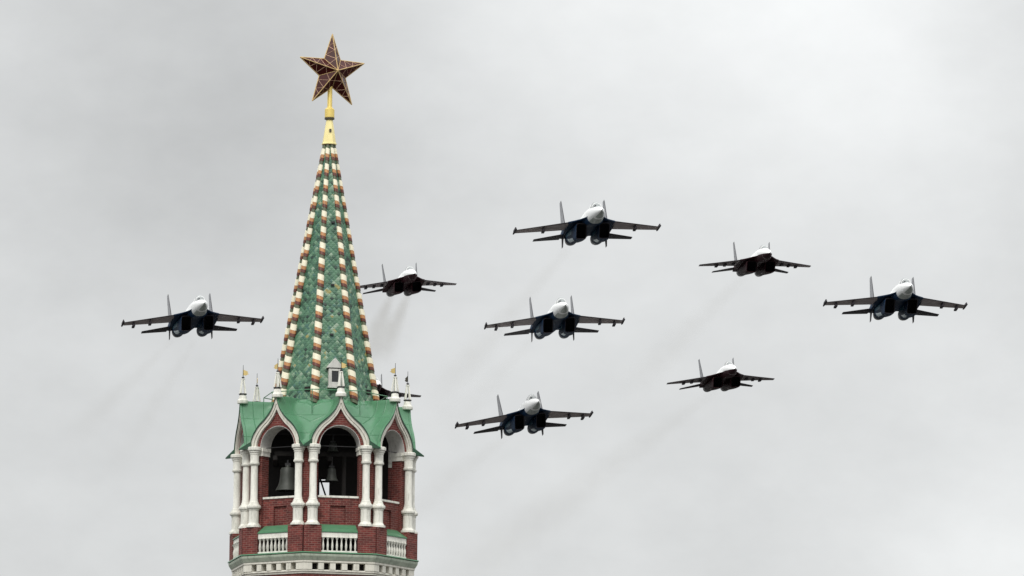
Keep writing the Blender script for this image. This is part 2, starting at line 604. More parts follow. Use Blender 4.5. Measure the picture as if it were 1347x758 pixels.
# brick piers at the eight corners, and the pedestals under the columns
for k in range(8):
    a = AZ[k]
    s = MB()
    for sg in (-1, 1):
        w = 4.62
        s.prism([(sg * 1.22, w), (sg * w * T22, w), (sg * 3.95 * T22, 3.95), (sg * 1.22, 3.95)], 41.32, ZS - 0.002, P3)
    s.build('brick_pier', M['brick'], TW, rotz=a, uv=1)
    for sg in (-1, 1):
        s = MB()
        w = 5.20
        s.prism([(sg * 1.07, w), (sg * (w * T22 - 0.035), w), (sg * (4.66 * T22 - 0.035), 4.66), (sg * 1.07, 4.66)], 41.315, 42.86, P3)
        s.build('brick_pedestal', M['brick'], TW, rotz=a, uv=1)
    # parapet with a sunk panel inside the arch
    s = MB()
    s.box(-1.215, 1.215, -4.34, -4.08, 42.86, 44.55)
    for (x0, x1, z0, z1) in ((-1.215, -0.45, 42.86, 44.55), (0.45, 1.215, 42.86, 44.55), (-0.45, 0.45, 44.10, 44.55), (-0.45, 0.45, 42.86, 42.99)):
        s.box(x0, x1, -4.47, -4.342, z0, z1)
    s.build('parapet_wall', M['brick'], TW, rotz=a, uv=1)
    s = MB()
    s.box(-1.21, 1.21, -4.52, -4.02, 44.555, 44.67)
    s.build('parapet_sill', M['white'], TW, rotz=a)
    # sloping metal skirt between parapet and balustrade
    s = MB()
    s.prism([(4.48, 42.98), (5.20, 42.53), (5.20, 42.47), (4.48, 42.90)], -1.06, 1.06, lambda p, q, h: (h, -p, q))
    s.build('skirt_roof', M['green'], TW, rotz=a)
    # balustrade
    s = MB()
    s.box(-1.05, 1.05, -5.15, -4.99, 42.17, 42.465)
    s.box(-1.05, 1.05, -5.16, -4.98, 41.318, 41.40)
    b_ = s.build('balustrade', M['white'], TW, rotz=a)
    bp = [(0.065, 0), (0.085, 0.03), (0.07, 0.09), (0.10, 0.22), (0.095, 0.34), (0.06, 0.52), (0.055, 0.60), (0.075, 0.64), (0.12, 0.72), (0.15, 0.77)]
    for i in range(8):
        u = -0.945 + 0.27 * i
        if k == 0 and i == 0:
            q = MB()
            q.lathe(bp, 10)
            q.v = [(x * 0.66, y * 1.25, z) for x, y, z in q.v]
            bal0 = q.build('baluster', M['white'], b_, (u, -5.07, 41.40), smooth=50)
        else:
            dup(bal0, b_, (u, -5.07, 41.40))

# white columns, two on every face
cp = [(0.44, 0.0), (0.475, 0.015), (0.475, 0.13), (0.40, 0.15), (0.385, 0.20), (0.325, 0.27), (0.32, 0.30), (0.32, 1.00), (0.355, 1.03), (0.365, 1.10), (0.44, 1.13), (0.46, 1.17), (0.46, 1.26), (0.44, 1.30), (0.36, 1.32),
      (0.35, 1.40), (0.31, 1.42), (0.305, 1.50), (0.265, 1.53), (0.26, 1.64), (0.236, 1.70), (0.226, 3.62), (0.25, 3.66), (0.32, 3.69), (0.335, 3.73), (0.335, 3.80), (0.30, 3.82),
      (0.285, 3.86), (0.285, 4.26), (0.31, 4.28), (0.32, 4.36), (0.37, 4.40), (0.375, 4.47), (0.44, 4.51), (0.455, 4.53), (0.455, 4.68), (0.40, 4.715)]
col0 = None
for k in range(8):
    a = AZ[k]
    for u in (-1.56, 1.56):
        v = 4.9
        loc = (v * math.sin(a) + u * math.cos(a), -v * math.cos(a) + u * math.sin(a), 42.865)
        if col0 is None:
            s = MB()
            s.lathe([(r * 0.91, z) for r, z in cp], 20)
            col0 = s.build('column', M['white'], TW, loc, a, smooth=28)
        else:
            dup(col0, TW, loc, a)

# ogee gables
OUT = spline([(1.80, -0.04), (1.73, 0.33), (1.54, 0.78), (1.18, 1.24), (0.76, 1.60), (0.40, 2.00), (0.17, 2.42), (0.05, 2.84)], 29)
INN = spline([(1.42, -0.04), (1.36, 0.30), (1.19, 0.68), (0.90, 1.06), (0.54, 1.38), (0.22, 1.78), (0.07, 2.05), (0.0, 2.18)], 29)
ARC = [(1.21 * math.cos(math.pi / 2 * i / 28), 1.21 * math.sin(math.pi / 2 * i / 28)) for i in range(29)]


def arch_ring(mb, outer, inner, v0, v1, mat=0):
    o = [(-x, z) for x, z in outer] + [(x, z) for x, z in outer[::-1]]
    n = [(-x, z) for x, z in inner] + [(x, z) for x, z in inner[::-1]]
    m = len(o)
    V = []
    for v in (v0, v1):
        V += [(x, -v, ZS + z) for x, z in o] + [(x, -v, ZS + z) for x, z in n]
    F = []
    for i in range(m - 1):
        F.append((i, i + 1, m + i + 1, m + i))
        F.append((2 * m + i, 3 * m + i, 3 * m + i + 1, 2 * m + i + 1))
        F.append((i, 2 * m + i, 2 * m + i + 1, i + 1))
        F.append((m + i, m + i + 1, 3 * m + i + 1, 3 * m + i))
    F.append((0, m, 3 * m, 2 * m))
    F.append((m - 1, 3 * m - 1, 4 * m - 1, 2 * m - 1))
    mb.add(V, F, mat)


def H(u):
    u = abs(u)
    if u >= OUT[0][0]:
        return -0.04 - 0.10 * (u - OUT[0][0])
    for (x0, z0), (x1, z1) in zip(OUT, OUT[1:]):
        if x1 <= u <= x0:
            return z0 + (z1 - z0) * (x0 - u) / max(1e-6, x0 - x1)
    return OUT[-1][1] + (OUT[-1][0] - u) * 2.0


def roof_h(u, v):
    # ogee ridge over the gable, swept up into the foot of the spire along the valleys
    rho = math.hypot(u, v)
    cone = 2.78 * max(0.0, (5.45 - rho) / 2.35) ** 1.35
    h = H(u)
    cone = min(cone, 2.86)
    k = 0.22
    d = abs(h - cone)
    return max(h, cone) + (max(0.0, k - d) ** 2) / (4 * k) * min(1, max(0, (5.1 - v) / 0.6))


# green roof over the gables: eight ogee ridges running in to the spire, valleys between
us = sorted(set([0.0] + [round(x, 4) for x, z in OUT]))
for k in range(8):
    a = AZ[k]
    s = MB()
    vs = [2.35 + 2.75 * i / 9 for i in range(10)]
    cols_ = [-x for x in us[::-1] if x > 0] + us
    prev = None
    ex = 5.10 * T22
    lst = [-ex, -1.95] + cols_ + [1.95, ex]
    for v in vs:
        row = []
        for u in lst:
            uu = max(-v * T22, min(v * T22, u))
            row.append((uu, -v, ZS + roof_h(uu, v) + 0.07))
        s.v += row
    n = len(lst)
    for i in range(len(vs) - 1):
        for j in range(n - 1):
            s.f.append((i * n + j, i * n + j + 1, (i + 1) * n + j + 1, (i + 1) * n + j))
            s.m.append(0)
    # turned-down front edge
    o = len(s.v)
    b0 = (len(vs) - 1) * n
    s.v += [(p[0] * (0.985 if abs(p[0]) < 1.8 else 1), p[1], p[2] - 0.10) for p in s.v[b0:b0 + n]]
    for j in range(n - 1):
        s.f.append((b0 + j, b0 + j + 1, o + j + 1, o + j))
        s.m.append(1)
    # flared eave at the corners
    for sg in (-1, 1):
        c0 = (sg * 1.68, -5.095, ZS + 0.36)
        c1 = (sg * 5.1 * T22, -5.1, ZS + 0.03)
        c2 = (sg * 5.50 * T22, -5.50, ZS - 0.10)
        dn = 0.07
        V = [c0, c1, c2, (c0[0], c0[1], c0[2] - 0.42), (c1[0], c1[1], c1[2] - dn - 0.05), (c2[0], c2[1], c2[2] - dn)]
        s.add(V, [(0, 1, 2), (3, 5, 4), (0, 2, 5, 3), (1, 4, 5, 2), (0, 3, 4, 1)], [0, 1, 1, 0, 0])
    s.build('gable_roof', [M['green'], M['green_dark']], TW, rotz=a, smooth=50)
    # brick gable wall with the round opening
    s = MB()
    arch_ring(s, [(x * 0.98, z * 0.985) for x, z in OUT], ARC, 3.95, 4.84)
    s.build('gable_wall', M['brick'], TW, rotz=a, uv=1)
    # moulded archivolt
    s = MB()
    mid = [(0.45 * x0 + 0.55 * x1, 0.45 * z0 + 0.55 * z1) for (x0, z0), (x1, z1) in zip(OUT, INN)]
    mid2 = [(0.37 * x0 + 0.63 * x1, 0.37 * z0 + 0.63 * z1) for (x0, z0), (x1, z1) in zip(OUT, INN)]
    arch_ring(s, OUT, mid, 4.842, 5.04)
    arch_ring(s, mid, mid2, 4.842, 4.95)
    arch_ring(s, mid2, INN, 4.842, 5.00)
    s.build('archivolt', M['cream'], TW, rotz=a, smooth=40)
    # white plaster inside the arch
    s = MB()
    arch_ring(s, [(x * 0.9985, z * 0.9985) for x, z in ARC], [(x * 0.975, z * 0.975) for x, z in ARC], 3.80, 4.835)
    s.build('arch_soffit', M['plaster'], TW, rotz=a, smooth=40)
    # impost bands on the jambs and a tie rod
    for sg in (-1, 1):
        s = MB()
        s.box(min(sg * 1.16, sg * 1.58), max(sg * 1.16, sg * 1.58), -4.68, -3.90, 47.08, ZS - 0.006)
        s.box(min(sg * 1.12, sg * 1.56), max(sg * 1.12, sg * 1.56), -4.70, -3.88, 47.34, ZS - 0.004)
        s.build('impost_band', M['white'], TW, rotz=a)
    s = MB()
    s.tube((-1.2, -4.3, ZS + 0.02), (1.2, -4.3, ZS + 0.02), 0.022)
    s.build('tie_rod', M['iron'], TW, rotz=a)

# bell frame beams, with dark partitions added to block sky through the arches
s = MB()
s.box(-3.75, -0.27, 0.55, 0.80, 42.9, 48.8)
s.box(0.30, 3.75, 0.55, 0.80, 42.9, 48.8)
s.box(-0.27, 0.30, 0.55, 0.80, 46.20, 48.8)
s.box(-0.27, 0.30, 0.58, 0.78, 46.02, 46.12)
s.box(-3.0, -2.75, -2.9, 0.5, 46.9, 47.15)
s.box(0.2, 0.45, -3.2, 0.5, 46.85, 47.1)
s.box(-2.9, 2.9, -2.4, -2.15, 47.2, 47.45)
s.tube((-0.30, 0.5, 46.4), (0.1, 0.5, 45.2), 0.05)
s.tube((-0.75, -2.3, 42.9), (-0.75, -2.3, 47.2), 0.12)
s.tube((1.15, -2.3, 42.9), (1.15, -2.3, 47.2), 0.12)
s.build('bell_frame_blockers', M['dark'], TW)

# spire
Z0, Z1 = 50.2, 66.03
RS = lambda z: 3.0 - (z - 50.87) * (2.70 / 15.16)
s = MB()
oct_lathe(s, [((RS(Z0) - 0.02) * C22, Z0), ((RS(Z1) + 0.0) * C22, Z1)])
spire = s.build('spire_roof', M['tiles'], TW, rotz=AZ[0], uv=1)
s = MB()
per = 0.965
bands = [(0.0, 0.24, 3), (0.24, 0.43, 2), (0.43, 0.64, 1), (0.64, 1.0, 0)]
z = 50.30
rr = lambda z: 0.255 - (z - 50.3) * (0.145 / 15.7)
rings = []
nn = 12
i = 0
while z < Z1 - 0.2:
    for (b0, b1, mi) in bands:
        za, zb = z + b0 * per, z + b1 * per
        zb = min(zb, Z1 + 0.15)
        if za >= Z1:
            break
        f0 = {3: 0.84, 2: 1.0, 1: 1.0, 0: 1.05}[mi]
        f1 = {3: 0.84, 2: 1.0, 1: 1.0, 0: 1.05}[mi]
        R2 = []
        for (zz, ff) in ((za, f0), ((za + zb) / 2, (f0 + f1) / 2 + 0.01), (zb, f1)):
            r = rr(zz) * ff
            c = RS(zz)
            R2.append([(r * math.sin(2 * math.pi * j / nn), -c - r * math.cos(2 * math.pi * j / nn) * 0.9, zz - 0.36 * r * math.sin(2 * math.pi * j / nn)) for j in range(nn)])
        s.loft(R2, mi)
    z += per
rib0 = s.build('spire_rib', [M['t_white'], M['t_tan'], M['t_brown'], M['t_green']], spire, (0, 0, 0), rad(22.5), smooth=32)
for k in range(1, 8):
    dup(rib0, spire, (0, 0, 0), rad(22.5 + 45 * k))
# small iron step hooks and vents on the spire
for (az, u, zz, w, h) in ((A0 - 45, 0.62, 51.12, 0.17, 0.13), (A0 + 45, 0.45, 51.16, 0.17, 0.13)):
    v = (RS(zz) - 0.02) * C22
    s = MB()
    s.box(u - w, u + w, -v - 0.10, -v + 0.3, zz - h, zz + h)
    s.build('roof_vent', M['dark'], spire, rotz=rad(az - A0))
s = MB()
for (u, zz) in ((0.1, 61.2), (0.0, 57.4), (-0.1, 54.4)):
    v = RS(zz) * C22
    s.box(u - 0.10, u + 0.10, -v - 0.13, -v + 0.1, zz - 0.05, zz + 0.05)
s.build('step_hook', M['iron'], spire)
# guard wire strung round the foot of the spire
s = MB()
pts = [Vector((3.42 / C22 * math.cos(rad(22.5 + 45 * j) - math.pi / 2), 3.42 / C22 * math.sin(rad(22.5 + 45 * j) - math.pi / 2), 50.98)) for j in range(8)]
for j in range(8):
    s.tube(pts[j], pts[(j + 1) % 8], 0.028, n=6)
    s.tube(pts[j], pts[j] - Vector((0, 0, 1.4)), 0.025, n=6)
s.build('guard_wire', M['green'], TW, rotz=AZ[0])

# dormer window at the foot of the spire
dm = MB()
vx = 2.98
dm.box(-0.35, 0.35, -vx + 0.02, -2.3, 51.2, 52.30)
for sg in (-1, 1):
    dm.box(min(sg * 0.20, sg * 0.37), max(sg * 0.20, sg * 0.37), -vx - 0.05, -vx + 0.018, 51.28, 52.28)
dm.box(-0.195, 0.195, -vx - 0.05, -vx + 0.018, 51.28, 51.50)
dm.box(-0.195, 0.195, -vx - 0.05, -vx + 0.018, 52.16, 52.28)
dm.box(-0.41, 0.41, -vx - 0.09, -2.35, 51.16, 51.27)
dormer = dm.build('dormer', M['plaster'], TW, rotz=AZ[0])
s = MB()
s.prism([(-0.46, 52.34), (0.46, 52.34), (0.37, 52.50), (0.0, 52.92), (-0.37, 52.50)], 2.0, vx + 0.10, PF)
s.prism([(-0.41, 52.29), (0.41, 52.29), (0.41, 52.335), (-0.41, 52.335)], 2.3, vx + 0.04, PF, 1)
s.build('dormer_roof', [M['plaster'], M['dark']], dormer)
s = MB()
s.box(-0.19, 0.19, -vx + 0.004, -vx + 0.016, 51.51, 52.15)
s.build('window', M['pane'], dormer)

# finials with weather vanes above the gables
VANE = [(rad(-20), 'gold'), (rad(150), 'gold'), (rad(20), 'flag_dark'), (rad(60), 'gold'), (rad(200), 'gold'), (rad(40), 'gold'), (rad(80), 'gold'), (rad(170), 'gold')]
fp = [(0.22, 0.0), (0.31, 0.02), (0.325, 0.05), (0.32, 0.20), (0.25, 0.27), (0.225, 0.34), (0.22, 0.44), (0.17, 0.53)]
fin_z = ZS + 2.84
for k in range(8):
    a = AZ[k]
    v = 4.92
    loc = (v * math.sin(a), -v * math.cos(a), fin_z)
    s = MB()
    s.lathe(fp, 12, mat=0)
    s.lathe([(0.18, 0.535), (0.24, 0.55), (0.24, 0.60), (0.18, 0.615)], 12, mat=1)
    for j in range(4):
        an = math.pi / 4 + j * math.pi / 2
        s.tube((0.20 * math.cos(an), 0.20 * math.sin(an), 0.61), (0.075 * math.cos(an), 0.075 * math.sin(an), 1.42), 0.055, 0.04, 6, 0)
    s.lathe([(0.05, 1.40), (0.12, 1.43), (0.12, 1.48), (0.06, 1.50)], 10, mat=0)
    s.lathe([(0.04, 1.502), (0.085, 1.53), (0.085, 1.58), (0.03, 1.61)], 10, mat=1)
    fo = s.build('finial', [M['white'], M['iron']], TW, loc, a, smooth=40)
    s = MB()
    s.tube((0, 0, 1.59), (0, 0, 2.30), 0.022, 0.012, 6, 1)
    t = 0.012
    fl = [(0.02, 1.70), (0.16, 1.68), (0.34, 1.78), (0.24, 1.83), (0.30, 1.90), (0.15, 1.97), (0.02, 2.02)]
    s.prism(fl, -t, t, lambda p, q, h: (p, h, q), 0)
    vo = s.build('weather_vane', [M['vane_gold' if VANE[k][1] == 'gold' else 'flag_dark'], M['iron']], fo)
    vo.rotation_euler = (0, 0, VANE[k][0])

# gilded pinnacle and the star
s = MB()
s.lathe([(0.40, 65.98), (0.455, 66.0), (0.455, 66.06), (0.41, 66.10), (0.20, 67.44), (0.18, 67.50)], 8, mat=0, phase=rad(22.5))
s.lathe([(0.20, 67.48), (0.30, 67.52), (0.30, 67.60)], 16, mat=2)
s.lathe([(0.27, 67.60), (0.29, 67.63), (0.29, 68.10), (0.24, 68.16), (0.16, 68.22), (0.145, 68.3), (0.145, 69.9)], 16, mat=1)
s.box(-0.06, 0.06, -0.36, -0.2, 66.72, 66.90, 2)
pin = s.build('gilded_pinnacle', [M['gold_pale'], M['gold'], M['flag_dark']], TW, rotz=AZ[0], smooth=30)

star = empty('star', (0.12, 0, 70.36), (0, 0, rad(29)), TW)
R, r_, t = 2.28, 0.93, 0.70
V = []
for j in range(10):
    an = math.pi / 2 + j * math.pi / 5 + rad(0.6)
    q = R if j % 2 == 0 else r_
    V.append(Vector((q * math.cos(an), 0, q * math.sin(an))))
cf, cb = Vector((0, -t, 0)), Vector((0, t, 0))
s = MB()
s.add([tuple(p) for p in V] + [tuple(cf), tuple(cb)], [(j, (j + 1) % 10, 10) for j in range(10)] + [((j + 1) % 10, j, 11) for j in range(10)])
s.build('ruby_glass', M['ruby'], star)
s = MB()
for j in range(10):
    s.tube(V[j], V[(j + 1) % 10], 0.030, n=6)
    for c in (cf, cb):
        s.tube(V[j], c, 0.026 if j % 2 == 0 else 0.020, n=6)
s.build('gilded_frame', M['star_gold'], star)
s = MB()
for c in (cf, cb):
    off = Vector((0, -0.012 if c is cf else 0.012, 0))
    for j in range(0, 10, 2):
        tip = V[j]
        for nb in ((j + 1) % 10, (j - 1) % 10):
            nt_ = V[nb]
            rp = lambda f: c + (tip - c) * f + off
            ep = lambda f: nt_ + (tip - nt_) * f + off
            cp_ = lambda f: c + (nt_ - c) * f + off
            segs = [(cp_(0.60), rp(0.32)), (rp(0.32), ep(0.16)), (rp(0.56), ep(0.16)), (rp(0.56), ep(0.50)), (rp(0.76), ep(0.50))]
            for p, q in segs:
                s.tube(p, q, 0.015, n=5)
s.build('lattice', M['lattice'], star)

# bells
BELL = [(0.0, 1.06), (0.10, 1.06), (0.13, 0.98), (0.30, 0.96), (0.355, 0.88), (0.375, 0.62), (0.41, 0.38), (0.47, 0.20), (0.56, 0.08), (0.60, 0.0), (0.55, 0.0), (0.42, 0.20), (0.34, 0.5), (0.0, 0.9)]


def bell(loc, w, h, top, label, group=None):
    o = empty('bell', loc)
    tag(o, label, 'bell', group)
    s = MB()
    s.lathe([(r * w / 1.2, z * h) for r, z in BELL], 24)
    s.build('bell_body', M['bronze'], o, smooth=40)
    s = MB()
    s.tube((0, 0, h * 1.03), (0, 0, top), 0.05)
    s.box(-0.16, 0.16, -0.05, 0.05, h * 1.04, h * 1.16)
    s.build('hanger', M['iron'], o)
    s = MB()
    s.lathe([(0.02, 0.85 * h), (0.02, 0.10 * h), (0.08 * w, 0.06 * h), (0.09 * w, -0.02 * h), (0.03 * w, -0.06 * h)], 10)
    s.build('clapper', M['iron'], o)
    return o


def inside(az, v, u, z):
    a = rad(az)
    return (v * math.sin(a) + u * math.cos(a), -v * math.cos(a) + u * math.sin(a), z)


bell(inside(A0 - 45, 3.35, -0.28, 45.12), 1.42, 1.40, 1.80, 'largest bronze bell, hanging in the left arch of the belfry', 'bells in the belfry')
bell(inside(A0, 2.65, -0.05, 45.72), 0.80, 0.78, 1.45, 'small bronze bell in the centre arch, the lower of two', 'bells in the belfry')
bell(inside(A0, 2.55, 0.02, 47.45), 0.72, 0.55, 1.0, 'small dark bell high up in the centre arch, under the vault', 'bells in the belfry')


# ------------------------------------------------------------------ aircraft
def ring(x, yc, zc, hw, ht, hb, n=2.3, N=24):
    out = []
    for j in range(N):
        an = 2 * math.pi * j / N
        c, s_ = math.cos(an), math.sin(an)
        y = math.copysign(abs(c) ** (2 / n), c) * hw
        z = math.copysign(abs(s_) ** (2 / n), s_) * (ht if s_ >= 0 else hb)
        out.append((x, yc + y, zc + z))
    return out


def low(N):
    return lambda i, j: 1 if j >= N // 2 else 0


def aerofoil(mb, sec, mats=(0, 1), tip=None):
    """sec: list of (le point, te point, thickness); top gets mats[0], underside mats[1]"""
    prof = [(0.0, 0.0), (0.04, 0.42), (0.15, 0.8), (0.4, 1.0), (0.7, 0.62), (1.0, 0.06), (1.0, -0.06), (0.7, -0.5), (0.4, -0.8), (0.15, -0.65), (0.04, -0.36)]
    rings = []
    for le, te, th, ax in sec:
        le, te = Vector(le), Vector(te)
        rings.append([tuple(le + (te - le) * p + Vector(ax) * (q * th / 2)) for p, q in prof])
    mb.loft(rings, matfn=lambda i, j: (mats[2] if len(mats) > 2 and j in (0, 10) else (mats[0] if j < 5 else mats[1])))


def plate(mb, poly_top, th, mats=(0, 1)):
    """closed flat body from outline points (x, y, z) with thickness per point"""
    n = len(poly_top)
    V = [(x, y, z + t / 2) for (x, y, z), t in zip(poly_top, th)] + [(x, y, z - t / 2) for (x, y, z), t in zip(poly_top, th)]
    F = [tuple(range(n)), tuple(range(2 * n - 1, n - 1, -1))] + [(i, n + i, n + (i + 1) % n, (i + 1) % n) for i in range(n)]
    mb.add(V, F, [mats[0], mats[1]] + [mats[1]] * n)


X0 = 11.0


def make_blue_jet():
    """big twin-engined fighter: long drooped white nose, navy belly, tip rails"""
    root = empty('fighter_jet')
    S = lambda s: X0 - s
    f = MB()
    N = 28
    secs = [(3.0, -0.15, 0.58, 0.58, 0.58, 2.1), (4.2, -0.06, 0.66, 0.66, 0.68, 2.2), (5.6, 0.04, 0.74, 0.76, 0.78, 2.3), (7.2, 0.08, 0.82, 0.92, 0.78, 2.4),
            (8.8, 0.10, 1.00, 0.95, 0.70, 2.3), (10.5, 0.12, 1.15, 0.80, 0.50, 2.1), (13.0, 0.10, 1.20, 0.62, 0.42, 2.0), (15.5, 0.05, 1.0, 0.48, 0.40, 2.0),
            (18.0, 0.0, 0.55, 0.32, 0.34, 2.0), (20.0, 0.0, 0.30, 0.24, 0.26, 2.0), (21.8, 0.0, 0.14, 0.14, 0.14, 2.0)]
    secs = spline(secs, 31)
    f.loft([ring(S(a), 0, b, c, d, e, n, N) for a, b, c, d, e, n in secs],
           matfn=lambda i, j: (1 if (N // 2 <= j and secs[i][0] > 6.6) else (2 if (N * 0.60 <= j <= N * 0.90 and secs[i][0] > 3.4) else 0)))  # lower forward sides take the painted nose shade
    # blended centre section and root extensions, upper skin white, belly navy
    half = [(6.0, 0.62, -0.02, 0.05), (7.2, 0.98, -0.02, 0.06), (8.4, 1.36, -0.01, 0.08), (9.4, 1.85, 0.0, 0.10), (10.2, 2.32, 0.0, 0.13), (13.0, 2.34, 0.0, 0.50),
            (16.4, 2.34, -0.02, 0.46), (19.6, 2.36, -0.12, 0.22), (19.9, 1.95, -0.12, 0.22), (18.4, 0.9, -0.05, 0.30), (18.2, 0.0, -0.05, 0.34)]
    for sg in (-1, 1):
        pl = [(S(a), sg * b, c) for a, b, c, d in half] + [(S(6.0), 0.0, -0.02)]
        plate(f, pl, [d for a, b, c, d in half] + [0.16], (0, 1))
    body = f.build('fuselage', [M['j_white'], M['j_navy'], M['j_radome_shade']], root, smooth=42)
    # radome
    s = MB()
    nz = spline([(0.0, -0.36, 0.03, 0.03, 0.03, 2.0), (0.5, -0.33, 0.19, 0.19, 0.19, 2.0), (1.2, -0.28, 0.35, 0.35, 0.35, 2.0), (2.1, -0.21, 0.47, 0.47, 0.47, 2.0), (2.995, -0.15, 0.575, 0.575, 0.575, 2.1)], 13)
    s.loft([ring(S(a), 0, b, c, d, e, n, N) for a, b, c, d, e, n in nz], matfn=lambda i, j: 1 if N * 0.64 <= j <= N * 0.86 else 0)  # bottom of the cone greyer, its shade put into the colour
    s.tube((S(-0.9), 0, -0.40), (S(0.05), 0, -0.36), 0.025, 0.04, 6, 2)
    s.build('radome', [M['j_white'], M['j_radome_shade'], M['j_dark']], root, smooth=50)
    # canopy
    s = MB()
    cs = spline([(4.15, 0.50, 0.10, 0.06), (4.7, 0.53, 0.38, 0.42), (5.4, 0.58, 0.48, 0.70), (6.2, 0.62, 0.50, 0.76), (7.0, 0.70, 0.47, 0.60), (8.0, 0.80, 0.36, 0.34), (8.9, 0.85, 0.16, 0.10)], 19)
    s.loft([ring(S(a), 0, b, c, d, 0.25, 2.1, 20) for a, b, c, d in cs])
    can = s.build('canopy', M['glass'], root, smooth=60)
    s = MB()
    for sx, b, c, d in ((4.95, 0.56, 0.44, 0.50), (7.05, 0.70, 0.485, 0.60)):
        pts = ring(S(sx), 0, b, c, d, 0.2, 2.1, 20)[:11]
        for p, q in zip(pts, pts[1:]):
            s.tube(p, q, 0.055, n=6)
    s.build('canopy_frame', M['j_white'], can)
    s = MB()
    s.lathe([(0.03, 0.0), (0.13, 0.03), (0.16, 0.12), (0.10, 0.22), (0.03, 0.25)], 10, (S(4.55), -0.12, 0.58))
    s.build('sensor_ball', M['j_dark'], root, smooth=60)
    # engine nacelles
    for sg in (-1, 1):
        s = MB()
        Nn = 24
        ns = spline([(9.35, -1.00, 0.52, 0.70, 0.72, 7.0), (10.0, -0.98, 0.55, 0.72, 0.74, 6.0), (12.0, -0.90, 0.62, 0.74, 0.72, 4.5), (14.5, -0.72, 0.68, 0.72, 0.68, 3.2),
                     (16.5, -0.50, 0.69, 0.68, 0.66, 2.4), (18.3, -0.42, 0.64, 0.64, 0.64, 2.0)], 19)
        rg = []
        for i, (a, b, c, d, e, n) in enumerate(ns):
            q = ring(S(a), sg * (1.14 + 0.14 * min(1, (a - 9.35) / 7)), b, c, d, e, n, Nn)
            if i < 6:                                                # raked intake lip: upper edge forward
                k = (1 - i / 6.0)
                q = [(x + k * 0.75 * (z - b), y, z) for x, y, z in q]
            rg.append(q)
        inner = [(x - 0.02, sg * 1.14 + (y - sg * 1.14) * 0.90, ns[0][1] + (z - ns[0][1]) * 0.92) for x, y, z in rg[0]]
        deep = [(x - 1.6, sg * 1.14 + (y - sg * 1.14) * 0.85, ns[0][1] + (z - ns[0][1]) * 0.85 + 0.1) for x, y, z in rg[0]]
        s.loft(rg[:1] + rg[1:], cap=False, matfn=lambda i, j: (2 if (7 <= i <= 12 and (13 <= j <= 15 if sg < 0 else 14 <= j <= 16)) else (1 if i > 7 and j % 12 > 8 else 0)))
        s.loft([rg[0], inner], 3, cap=False)
        nac = s.build('engine_nacelle', [M['j_navy'], M['j_teal'], M['j_sky'], M['j_dark']], root, smooth=40)
        s = MB()
        s.loft([inner, deep], 0, cap=False)
        s.add(deep, [tuple(range(len(deep)))])
        s.build('air_intake', M['j_duct'], nac)
        s = MB()
        zz = spline([(18.3, 0.62), (18.8, 0.63), (19.5, 0.58), (20.3, 0.48)], 8)
        s.loft([ring(S(a), sg * 1.28, -0.42 + 0.02 * (a - 18.3), r, r, r, 2.0, 24) for a, r in zz] + [ring(S(20.2), sg * 1.28, -0.38, 0.42, 0.42, 0.42, 2.0, 24), ring(S(19.2), sg * 1.28, -0.4, 0.40, 0.40, 0.40, 2.0, 24)])
        s.build('exhaust_nozzle', M['j_metal'], nac, smooth=40)
        # wing
        s = MB()
        zx = (0, 0, 1)
        aerofoil(s, [((S(10.1), sg * 2.25, 0.0), (S(15.2), sg * 2.25, -0.02), 0.30, zx), ((S(12.2), sg * 4.6, 0.0), (S(15.9), sg * 4.6, -0.02), 0.21, zx),
                     ((S(14.4), sg * 7.05, 0.0), (S(16.6), sg * 7.05, -0.01), 0.14, zx)], (0, 1, 2))
        w = s.build('wing', [M['j_white'], M['j_grey'], M['j_dark']], root, smooth=40)
        s = MB()
        s.loft([ring(S(a), sg * 7.17, 0.0, r, r, r, 2.0, 10) for a, r in ((13.6, 0.02), (13.8, 0.09), (16.6, 0.10), (17.2, 0.06))])
        s.box(S(16.6), S(14.1), sg * 7.17 - 0.05, sg * 7.17 + 0.05, 0.06, 0.24)
        s.build('tip_rail', M['j_dark'], w, smooth=40)
        for yy, sx in PY_BLUE:
            s = MB()
            s.box(S(sx + 1.5), S(sx), sg * yy - 0.06, sg * yy + 0.06, -0.34, -0.05)
            s.box(S(sx + 1.6), S(sx - 0.1), sg * yy - 0.13, sg * yy + 0.13, -0.48, -0.32)
            s.build('pylon', M['j_dark'], w)
        # tailplane
        s = MB()
        aerofoil(s, [((S(16.9), sg * 2.35, -0.18), (S(20.4), sg * 2.35, -0.22), 0.20, zx), ((S(19.3), sg * 4.94, -0.26), (S(20.9), sg * 4.94, -0.26), 0.09, zx)], (0, 1, 1))
        s.build('tailplane', [M['j_white'], M['j_dark']], root, smooth=40)
        # fin and ventral fin
        s = MB()
        yx = (0, 1, 0)
        aerofoil(s, [((S(15.0), sg * 2.13, 0.1), (S(19.5), sg * 2.13, 0.0), 0.24, yx), ((S(18.0), sg * 2.16, 3.2), (S(20.0), sg * 2.16, 3.15), 0.09, yx), ((S(18.35), sg * 2.16, 3.42), (S(19.95), sg * 2.16, 3.40), 0.05, yx)], (0, 0, 1))
        s.build('tail_fin', [M['j_fin'], M['j_dark']], root, smooth=40)
        s = MB()
        aerofoil(s, [((S(16.8), sg * 2.16, -0.2), (S(19.4), sg * 2.16, -0.2), 0.10, yx), ((S(17.8), sg * 2.20, -1.30), (S(19.2), sg * 2.20, -1.30), 0.06, yx)], (0, 0, 0))
        s.build('ventral_fin', M['j_dark'], root)
    return root


PY_BLUE = [(4.55, 12.4), (6.15, 13.9)]
M['j_fin'] = plain('pale_grey_fin_paint', (0.26, 0.265, 0.28), 0.5, var=0.08, spec=0.2)


